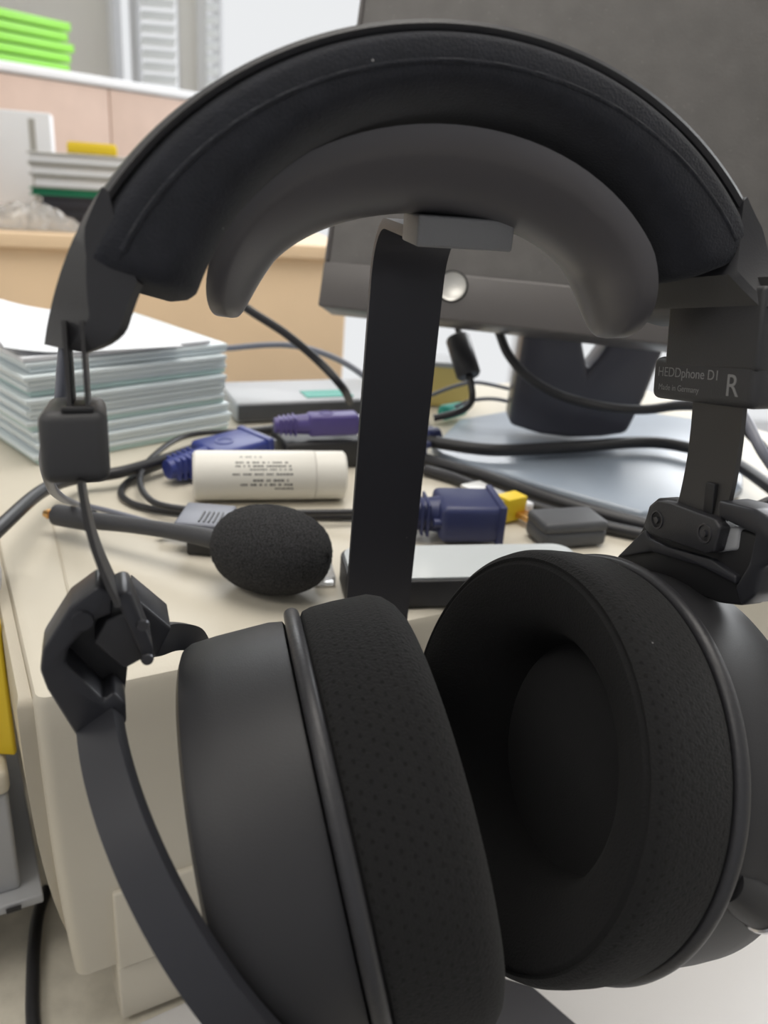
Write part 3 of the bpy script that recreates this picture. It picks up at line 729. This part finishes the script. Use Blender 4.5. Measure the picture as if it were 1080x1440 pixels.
# VGA style plugs
def dirs(a, b): 
    d = (b - a).normalized(); n = Vector((-d.y, d.x, 0)).normalized(); return d, n
def plug(name, p0, p1, w, h, mat, label, ribs=5, cat='plug', shellmat='lgrey', flange=True, thumb=True, metal=True, ziggle=0):
    """connector from cable end p0 to face p1"""
    d, n = dirs(p0, p1); L = (p1 - p0).length; R = (d, n, d.cross(n))
    t = thing(name, ((p0 + p1) / 2).to_tuple(), label, cat)
    box('plug_body', p0 + d * L * .68, (L * .62, w, h), mat, t, R, min(w, h) * .18)
    tb = tube('strain_relief', [p0 - d * L * .02, p0 + d * L * .42], h * .40, mat, t, radii=[h * .34, h * .42, h * .50], sides=16)
    for i in range(ribs):
        box('rib', p0 + d * (L * (.05 + .055 * i)), (L * .03, h * (.78 + .06 * i), h * (.74 + .04 * i)), mat, t, R, .0006)
    if flange: box('flange', p1 - d * L * .04, (L * .07, w * 1.06, h * 1.1), mat, t, R, .0008)
    lathe('round_emboss', [(0, h * .26), (.0005, h * .27), (.0006, h * .33), (0, h * .35)], p0 + d * L * .60 + R[2] * (h * .5 - .0001), R[2], mat, t, 32)
    if metal: box('metal_shell', p1 + d * .003, (.007, w * .62, h * .62), shellmat, t, R, .0008)
    if thumb:
        for sg in (-1, 1): lathe('thumb_screw', [(-.002, .0001), (-.002, .0022), (L * .55, .0026), (L * .56, .0001)], p0 + d * L * .35 + n * sg * w * .38 - R[2] * 0, d, mat, t, 20)
    return t, R
# blue plug left, lying under the cables
plug('vga_plug', onz(238, 660, TOP + .009), onz(364, 626, TOP + .012), .030, .016, 'blue', 'bright blue display plug behind left end of the cream tube', 5, thumb=True)
plug('keyboard_plug', onz(388, 598, TOP + .0265), onz(504, 594, TOP + .0275), .013, .013, 'purple', 'purple round keyboard plug above dark adapter left of pole', 4, thumb=False, flange=False)
tag(box('adapter', onz(446, 628, TOP + .0088), (.050, .036, .017), 'dark', None, dirs(onz(330, 620, TOP), onz(500, 612, TOP)) + (UP,), .002), 'black adapter block under the purple plug', 'adapter')
sw = thing('network_switch', onz(450, 580, TOP), 'flat grey network box at back with teal patch, left of pole', 'network switch')
s_d, s_n = dirs(onz(345, 600, TOP), onz(560, 590, TOP)); SWR = (s_d, s_n, UP)
sc0 = onz(440, 586, TOP + .0)
box('casing', sc0 + UP * .008 + s_n * .02, (.118, .060, .014), 'lgrey', sw, SWR, .002)
box('front_face', sc0 + UP * .008 - s_n * .0105, (.115, .0016, .011), 'dgrey', sw, SWR, .0004)
box('teal_patch', sc0 + UP * .0153 + s_n * .006 + s_d * .012, (.036, .018, .0008), 'teal', sw, SWR, .0002)
tag(lathe('teal_plug', [(0, .0002), (0, .0042), (.004, .0055), (.026, .0058), (.028, .0045), (.030, .0001)], onz(652, 574, TOP + .008), onz(600, 586, TOP + .010) - onz(652, 574, TOP + .008), 'teal', None, 24), 'teal green round plug right of the pole below ferrite bead', 'plug')
plug('vga_plug', onz(615, 612, TOP + .0155), onz(535, 630, TOP + .0105), .030, .015, 'navy', 'navy display plug at the pole holding the thick cable', 3, thumb=True)
plug('vga_plug', onz(560, 722, TOP + .013), onz(700, 724, TOP + .013), .030, .019, 'navy', 'navy blue display plug lying right of the pole', 5, thumb=True, metal=False)
adp = thing('usb_adapter', onz(700, 705, TOP), 'small adapter with yellow insert and gold contact beside navy plug', 'adapter')
a_d = (onz(760, 742, TOP) - onz(655, 690, TOP)).normalized(); a_n = Vector((-a_d.y, a_d.x, 0)); AR = (a_d, a_n, UP)
box('metal_shell', onz(685, 702, TOP + .008), (.030, .015, .010), 'silver', adp, AR, .001)
box('yellow_insert', onz(718, 712, TOP + .008), (.010, .014, .013), 'yellow', adp, AR, .0006)
box('contact', onz(738, 724, TOP + .005), (.012, .009, .003), 'gold', adp, AR, .0005)
box('white_tip', onz(742, 712, TOP + .008), (.005, .005, .005), 'paper', adp, AR, .0012)
dg = thing('grey_dongle', onz(802, 750, TOP), 'dark grey rounded dongle lying right of yellow adapter', 'dongle')
g_d = (onz(850, 742, TOP) - onz(752, 748, TOP)).normalized(); g_n = Vector((-g_d.y, g_d.x, 0)); GR = (g_d, g_n, UP)
box('lower_shell', onz(801, 767, TOP) + UP * .0052 + g_n * .006, (.036, .022, .0088), 'dgrey', dg, GR, .0028, 4)
box('upper_shell', onz(801, 767, TOP) + UP * .0115 + g_n * .006, (.036, .022, .0060), 'dgrey', dg, GR, .0024, 4)
# grey usb connector left of foam
uc = thing('grey_plug', onz(292, 760, TOP), 'light grey ribbed connector left of the foam windscreen', 'plug')
u_d = (onz(330, 748, TOP) - onz(255, 742, TOP)).normalized(); u_n = Vector((-u_d.y, u_d.x, 0)); UR = (u_d, u_n, UP)
ucc = onz(290, 732, TOP + .012)
box('grip', Vector((ucc.x, ucc.y, TOP + .0125)), (.024, .026, .006), 'greycable', uc, UR, .0012)
box('body', Vector((ucc.x, ucc.y, TOP + .005)) + u_d * .004, (.020, .028, .0096), 'dark', uc, UR, .0012)
for i in range(5): box('rib', Vector((ucc.x, ucc.y, TOP + .0158)) + u_d * (-.001 + .0022 * i) - u_n * .004, (.0007, .012, .0006), 'dgrey', uc, UR)
cable('thin_cable', [onz(222, 748, TOP + .0045), onz(240, 747, TOP + .0048), onz(264, 749, TOP + .005)], .0022, 'rubber', 'short black cable entering the grey ribbed connector')
# silver device
dv = thing('power_bank', onz(600, 800, TOP), 'slim black device with silvery top and ring mark behind the pole', 'power bank')
q0, q1, q2 = onz(474, 816, TOP + .0145), onz(482, 766, TOP + .0145), onz(792, 762, TOP + .0145)
v_d = (q2 - q1).normalized(); v_n = Vector((-v_d.y, v_d.x, 0)); VR = (v_d, v_n, UP)
dW = (q2 - q1).length + .004; dH = (q1 - q0).length
dc = (q1 + q2) / 2 - v_n * (dH / 2)
def rrect(c, w, h, r, z, R, n=8):
    out = []
    for cx, cy, a0 in ((w / 2 - r, -h / 2 + r, -90), (w / 2 - r, h / 2 - r, 0), (-w / 2 + r, h / 2 - r, 90), (-w / 2 + r, -h / 2 + r, 180)):
        for i in range(n + 1):
            a = math.radians(a0 + 90 * i / n); p = c + R[0] * (cx + r * math.cos(a)) + R[1] * (cy + r * math.sin(a)); out.append(Vector((p.x, p.y, z)))
    return out
prism('casing', rrect(dc, dW, dH, .009, TOP + .001, VR), UP * .0125, 'dark', dv, .0010)
prism('top_glass', rrect(dc, dW - .003, dH - .003, .008, TOP + .0134, VR), UP * .0010, 'device', dv)
rp = onz(675, 770, TOP + .0146)
lathe('ring_mark', [(0, .0050), (.0003, .0052), (.0003, .0062), (0, .0064)], rp, UP, 'lgrey', dv, 40)
lathe('ring_mark', [(0, .0002), (.0003, .0004), (.0003, .0022), (0, .0024)], rp, UP, 'lgrey', dv, 32)
tag(box('plastic_scrap', onz(455, 806, TOP + .0028), (.009, .016, .005), 'film', None, VR, .001), 'small clear plastic scrap between foam and silver device', 'scrap')

# disc cases
A = onz(50, 655, TOP); B = onz(322, 605, TOP); cd_ = (B - A).normalized(); cn_ = Vector((-cd_.y, cd_.x, 0)); CW = (B - A).length
ncase = 9; hcase = .0062
labs = ['bottom', 'second from bottom', 'third from bottom', 'fourth from bottom', 'middle', 'fourth from top', 'third from top', 'second from top', 'topmost']
for i in range(ncase):
    jx, jy = random.uniform(-.003, .003), random.uniform(-.0025, .0025)
    z = TOP + .0002 + i * (hcase + .0003)
    c = (A + B) / 2 + cn_ * (.062 + jy) + cd_ * jx
    Rz = (cd_, cn_, UP)
    t = thing('disc_case', (c.x, c.y, z), 'slim pale translucent disc case, %s in stack at left' % labs[i], 'disc case', 'stacked disc cases at left')
    box('lid', Vector((c.x, c.y, z + hcase * .76)), (CW, .124, hcase * .46), 'case', t, Rz, .0006)
    box('tray', Vector((c.x, c.y, z + hcase * .25)) + cd_ * .001, (CW - .003, .122, hcase * .46), 'case' if i % 3 else 'insert', t, Rz, .0006)
zt2 = TOP + ncase * (hcase + .0003) + .0002
def sheet(name, c, w, h, th, Rz, curl, mat, label):
    vs = []; fs = []; n = 14
    for k in (0, 1):
        for i in range(n + 1):
            for j in range(n + 1):
                x, y = i / n - .5, j / n - .5
                vs.append(Vector(c) + Rz[0] * x * w + Rz[1] * y * h + UP * (curl * max(0, -x + .1 + .4 * y) ** 2 * 3 + k * th))
    M = (n + 1) ** 2
    for i in range(n):
        for j in range(n):
            a = i * (n + 1) + j; fs += [(a, a + 1, a + n + 2, a + n + 1), (M + a, M + a + n + 1, M + a + n + 2, M + a + 1)]
    for i in range(n):
        for a, b in ((i, i + 1), (n * (n + 1) + i, n * (n + 1) + i + 1), (i * (n + 1), (i + 1) * (n + 1)), (i * (n + 1) + n, (i + 1) * (n + 1) + n)): fs.append((a, b, M + b, M + a))
    return tag(from_py(name, vs, fs, mat, angle=50), label, 'paper')
ctop = (A + B) / 2 + cn_ * .062
sheet('paper_booklet', Vector((ctop.x, ctop.y, zt2 + .0003)) - cd_ * .006, CW - .012, .118, .0022, (cd_, cn_, UP), 0.0, 'paper', 'white paper booklet lying directly on the disc cases')
sheet('paper_sheet', Vector((ctop.x, ctop.y, zt2 + .0030)) - cd_ * .012, CW - .03, .125, .0005, (Vector((cd_.x * .98 - cn_.x * .17, cd_.y * .98 - cn_.y * .17, 0)).normalized(), Vector((cn_.x * .98 + cd_.x * .17, cn_.y * .98 + cd_.y * .17, 0)).normalized(), UP), .010, 'paper', 'loose white curled sheet on top of the booklet')

# pale yellow box behind the pole
yb = onz(592, 586, TOP)
yt = thing('yellow_carton', yb, 'small pale yellow carton behind the pole under monitor', 'carton')
box('carton_body', Vector((yb.x, yb.y + .046, TOP + .0165)), (.075, .03, .032), 'pyellow', yt, None, .001)
box('carton_lid', Vector((yb.x, yb.y + .046, TOP + .034)), (.078, .033, .004), 'lgrey', yt, None, .001)

# ================================================================ BACKGROUND THINGS
def cabp(px, dd): # point on cabinet top
    p = onz(px, 312, cabz + .0001)
    return Vector((0, 0, 0))
def ctp(px, back):
    """point on the cabinet top: column px, metres behind its front edge"""
    fr = c0 + cnrm * back; n = cnrm
    r = ray(px, 300); t = (Vector((fr.x - EYE.x, fr.y - EYE.y, 0)).dot(n)) / r.dot(n)
    p = EYE + r * t; return Vector((p.x, p.y, cabz))
pxm = ctp(20, .34)
hpx = 1.0
wbx = thing('white_carton', pxm, 'white cardboard carton standing on cabinet at far left', 'carton')
d1 = (pxm - EYE).length
box('carton_body', pxm + UP * .083 - cdir * .055, (.26, .12, .165), 'paper', wbx, CR, .002)
box('printed_strip', pxm + UP * .09 + cdir * .045 - cnrm * .0605, (.010, .0006, .13), 'binder', wbx, CR)
pb_ = ctp(128, .16)
zb_ = cabz + .0005
bw = .168
stackd = [('bblack', .015, 'black binder at the bottom of the binder stack'), ('bblack', .014, 'black binder, second from bottom of the binder stack'), ('bblack', .014, 'black binder directly below the green binder'), ('bgreen', .010, 'dark green binder between black and grey binders'), ('binder', .017, 'grey binder directly above the green binder'), ('binder', .016, 'grey binder, middle of the three grey ones'), ('binder', .016, 'topmost grey binder of the stack, below yellow box')]
for k, (m_, h_, lab_) in enumerate(stackd):
    off = .008 if k < 3 else 0
    t = thing('ring_binder', (pb_.x, pb_.y, zb_), lab_, 'binder', 'binders stacked on the cabinet')
    cc = pb_ + cdir * (off + random.uniform(-.003, .003)); cc = Vector((cc.x, cc.y, zb_))
    box('cover', cc + UP * (h_ * .92), (bw, .14, h_ * .14), m_, t, CR, .0006)
    box('cover', cc + UP * (h_ * .08), (bw, .14, h_ * .14), m_, t, CR, .0006)
    box('pages', cc + UP * (h_ * .5), (bw - .008, .134, h_ * .66), 'paper' if m_ == 'binder' else m_, t, CR, .0006)
    zb_ += h_ + .0006
yx = Vector((pb_.x, pb_.y, zb_)) + cdir * .008
yt2 = thing('yellow_box', yx, 'small yellow box resting on top of the grey binders', 'box')
box('box_body', yx + UP * .008, (.075, .05, .015), 'yellow', yt2, CR, .002)
box('box_lid', yx + UP * .0165, (.070, .046, .003), 'yellow', yt2, CR, .001)
# crumpled clear bag in front of white carton
bgp = ctp(40, .04)
vs = []; fs = []; rg = random.Random(5); N = 22
for i in range(N + 1):
    for j in range(N + 1):
        x, y = i / N - .5, j / N - .5
        h = .032 * max(0, 1 - (2 * x) ** 2) * max(0, 1 - (2 * y) ** 2) ** .6
        vs.append(bgp + cdir * x * .15 + cnrm * y * .07 + UP * (.001 + max(0, h + (rg.uniform(-.007, .007) if h > 0 else 0))))
for i in range(N):
    for j in range(N):
        a = i * (N + 1) + j; fs.append((a, a + 1, a + N + 2, a + N + 1))
tag(from_py('plastic_bag', vs, fs, 'film', smooth=False), 'crumpled clear plastic bag before the white carton', 'bag')

# green trays on the partition top at far left
gp = onz(34, 98, EYE.z + .172)
gt_z = EYE.z + .1725
for i in range(5):
    hh = .024
    o1 = gp + pd * random.uniform(-.012, .012) + pn * .02
    t = thing('green_tray', (o1.x, o1.y, gt_z), 'bright green letter tray, %s in stack on partition' % ['bottom', 'second from bottom', 'middle', 'second from top', 'topmost'][i], 'tray', 'green trays on the partition')
    c = Vector((o1.x, o1.y, gt_z)) - pd * .09
    box('tray_floor', c + UP * .002, (.34, .22, .003), 'green', t, PRT, .001)
    box('tray_rim', c + UP * .0105 - pn * .108, (.34, .004, .018), 'green', t, PRT, .001)
    box('tray_rim', c + UP * .0105 + pn * .108, (.34, .004, .018), 'green', t, PRT, .001)
    box('tray_rim', c + UP * .0105 + pd * .168, (.004, .22, .018), 'green', t, PRT, .001)
    box('tray_rim', c + UP * .0105 - pd * .168, (.004, .22, .018), 'green', t, PRT, .001)
    gt_z += hh

# ================================================================ LEFT EDGE THINGS
# grey paper-tray device low at left
gl = onz(0, 1240, DESK + .03)
gdv = thing('grey_device', Vector((gl.x - .10, gl.y, DESK)), 'light grey device with beige top and thin metal lip at left edge', 'machine')
Gd = (E1, E2, UP)
gc = ony(22, 1190, .262)
gr = Vector((gc.x, gc.y, 0))
gz0, gz1 = ony(30, 1250, .262).z, ony(30, 1118, .262).z
box('body', gr - E1 * .10 + E2 * .05 + UP * ((gz0 + gz1) / 2), (.20, .10, gz1 - gz0), 'lgrey', gdv, Gd, .002)
box('top_plate', gr - E1 * .10 + E2 * .05 + UP * (gz1 + .006), (.202, .102, .012), 'beige', gdv, Gd, .003)
lp = box('metal_lip', gr - E1 * .095 + E2 * .046 + UP * (gz0 - .002), (.206, .106, .005), 'lgrey', gdv, Gd, .0008)
box('lip_slot', gr - E1 * .004 - E2 * .0081 + UP * (gz0 - .002), (.006, .0006, .0022), 'dark', lp, Gd)
box('foot', gr - E1 * .16 + E2 * .05 + UP * ((gz0 - .0045 + DESK) / 2 + .0001), (.03, .06, gz0 - .0045 - DESK), 'dgrey', gdv, Gd, .001)
# yellow binder upright resting on device
yf = ony(4, 965, .262)
yw_ = thing('yellow_file', Vector((yf.x, yf.y, gz1 + .012)), 'yellow file box standing upright at left edge', 'file')
yfz1 = ony(8, 872, .272).z; yfz0 = gz1 + .0125
ycx = ony(11, 965, .272).x
box('file_body', Vector((ycx - .035, .272, (yfz0 + yfz1) / 2)), (.070, .003, yfz1 - yfz0), 'yellow', yw_, None, .001)
box('label_edge', Vector((ycx - .006, .2702, yfz0 + (yfz1 - yfz0) * .55)), (.0010, .0008, (yfz1 - yfz0) * .8), 'pyellow', yw_)
wr0 = ony(0, 822, .285)
wr = thing('paper_roll', Vector((ycx - .03, .285, yfz1)), 'white paper roll lying on the yellow file at left edge', 'paper roll')
rr_ = .0135; ycx = ony(1, 820, .29).x
lathe('roll', [(0, .004), (0, rr_), (.05, rr_), (.05, .004), (0, .004)], Vector((ycx - .055, .288, yfz1 + .006)), Vector((1, 0, 0)), 'paper', wr, 40)
lathe('core', [(.0, .0035), (.0, .0042), (.0505, .0042), (.0505, .0035), (0, .0035)], Vector((ycx - .055, .285, yfz1 + .006)), Vector((1, 0, 0)), 'desk', wr, 24)
# beige frame behind it
bf = onz(0, 700, TOP)
fx0 = ony(14, 720, .40)
ft = thing('beige_frame', pr(-.03, .19, DESK), 'beige cabinet frame edge at far left beside printer', 'cabinet')
fz1 = TOP + .002
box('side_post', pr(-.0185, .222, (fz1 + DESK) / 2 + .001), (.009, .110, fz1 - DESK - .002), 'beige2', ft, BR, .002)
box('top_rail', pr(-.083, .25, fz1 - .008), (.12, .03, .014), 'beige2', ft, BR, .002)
box('back_board', pr(-.083, .27, (fz1 + DESK) / 2), (.12, .008, fz1 - DESK - .004), 'beige', ft, BR, .002)

# black cable hanging at lower left
cable('black_cable', [onz(60, 1500, DESK + .0036), onz(47, 1440, DESK + .0036), onz(46, 1380, DESK + .0036), onz(48, 1330, DESK + .0036), onz(54, 1285, DESK + .0036), onz(66, 1250, DESK + .0036)], .0029, 'rubber', 'black cable lying on the desk at lower left beside the printer')
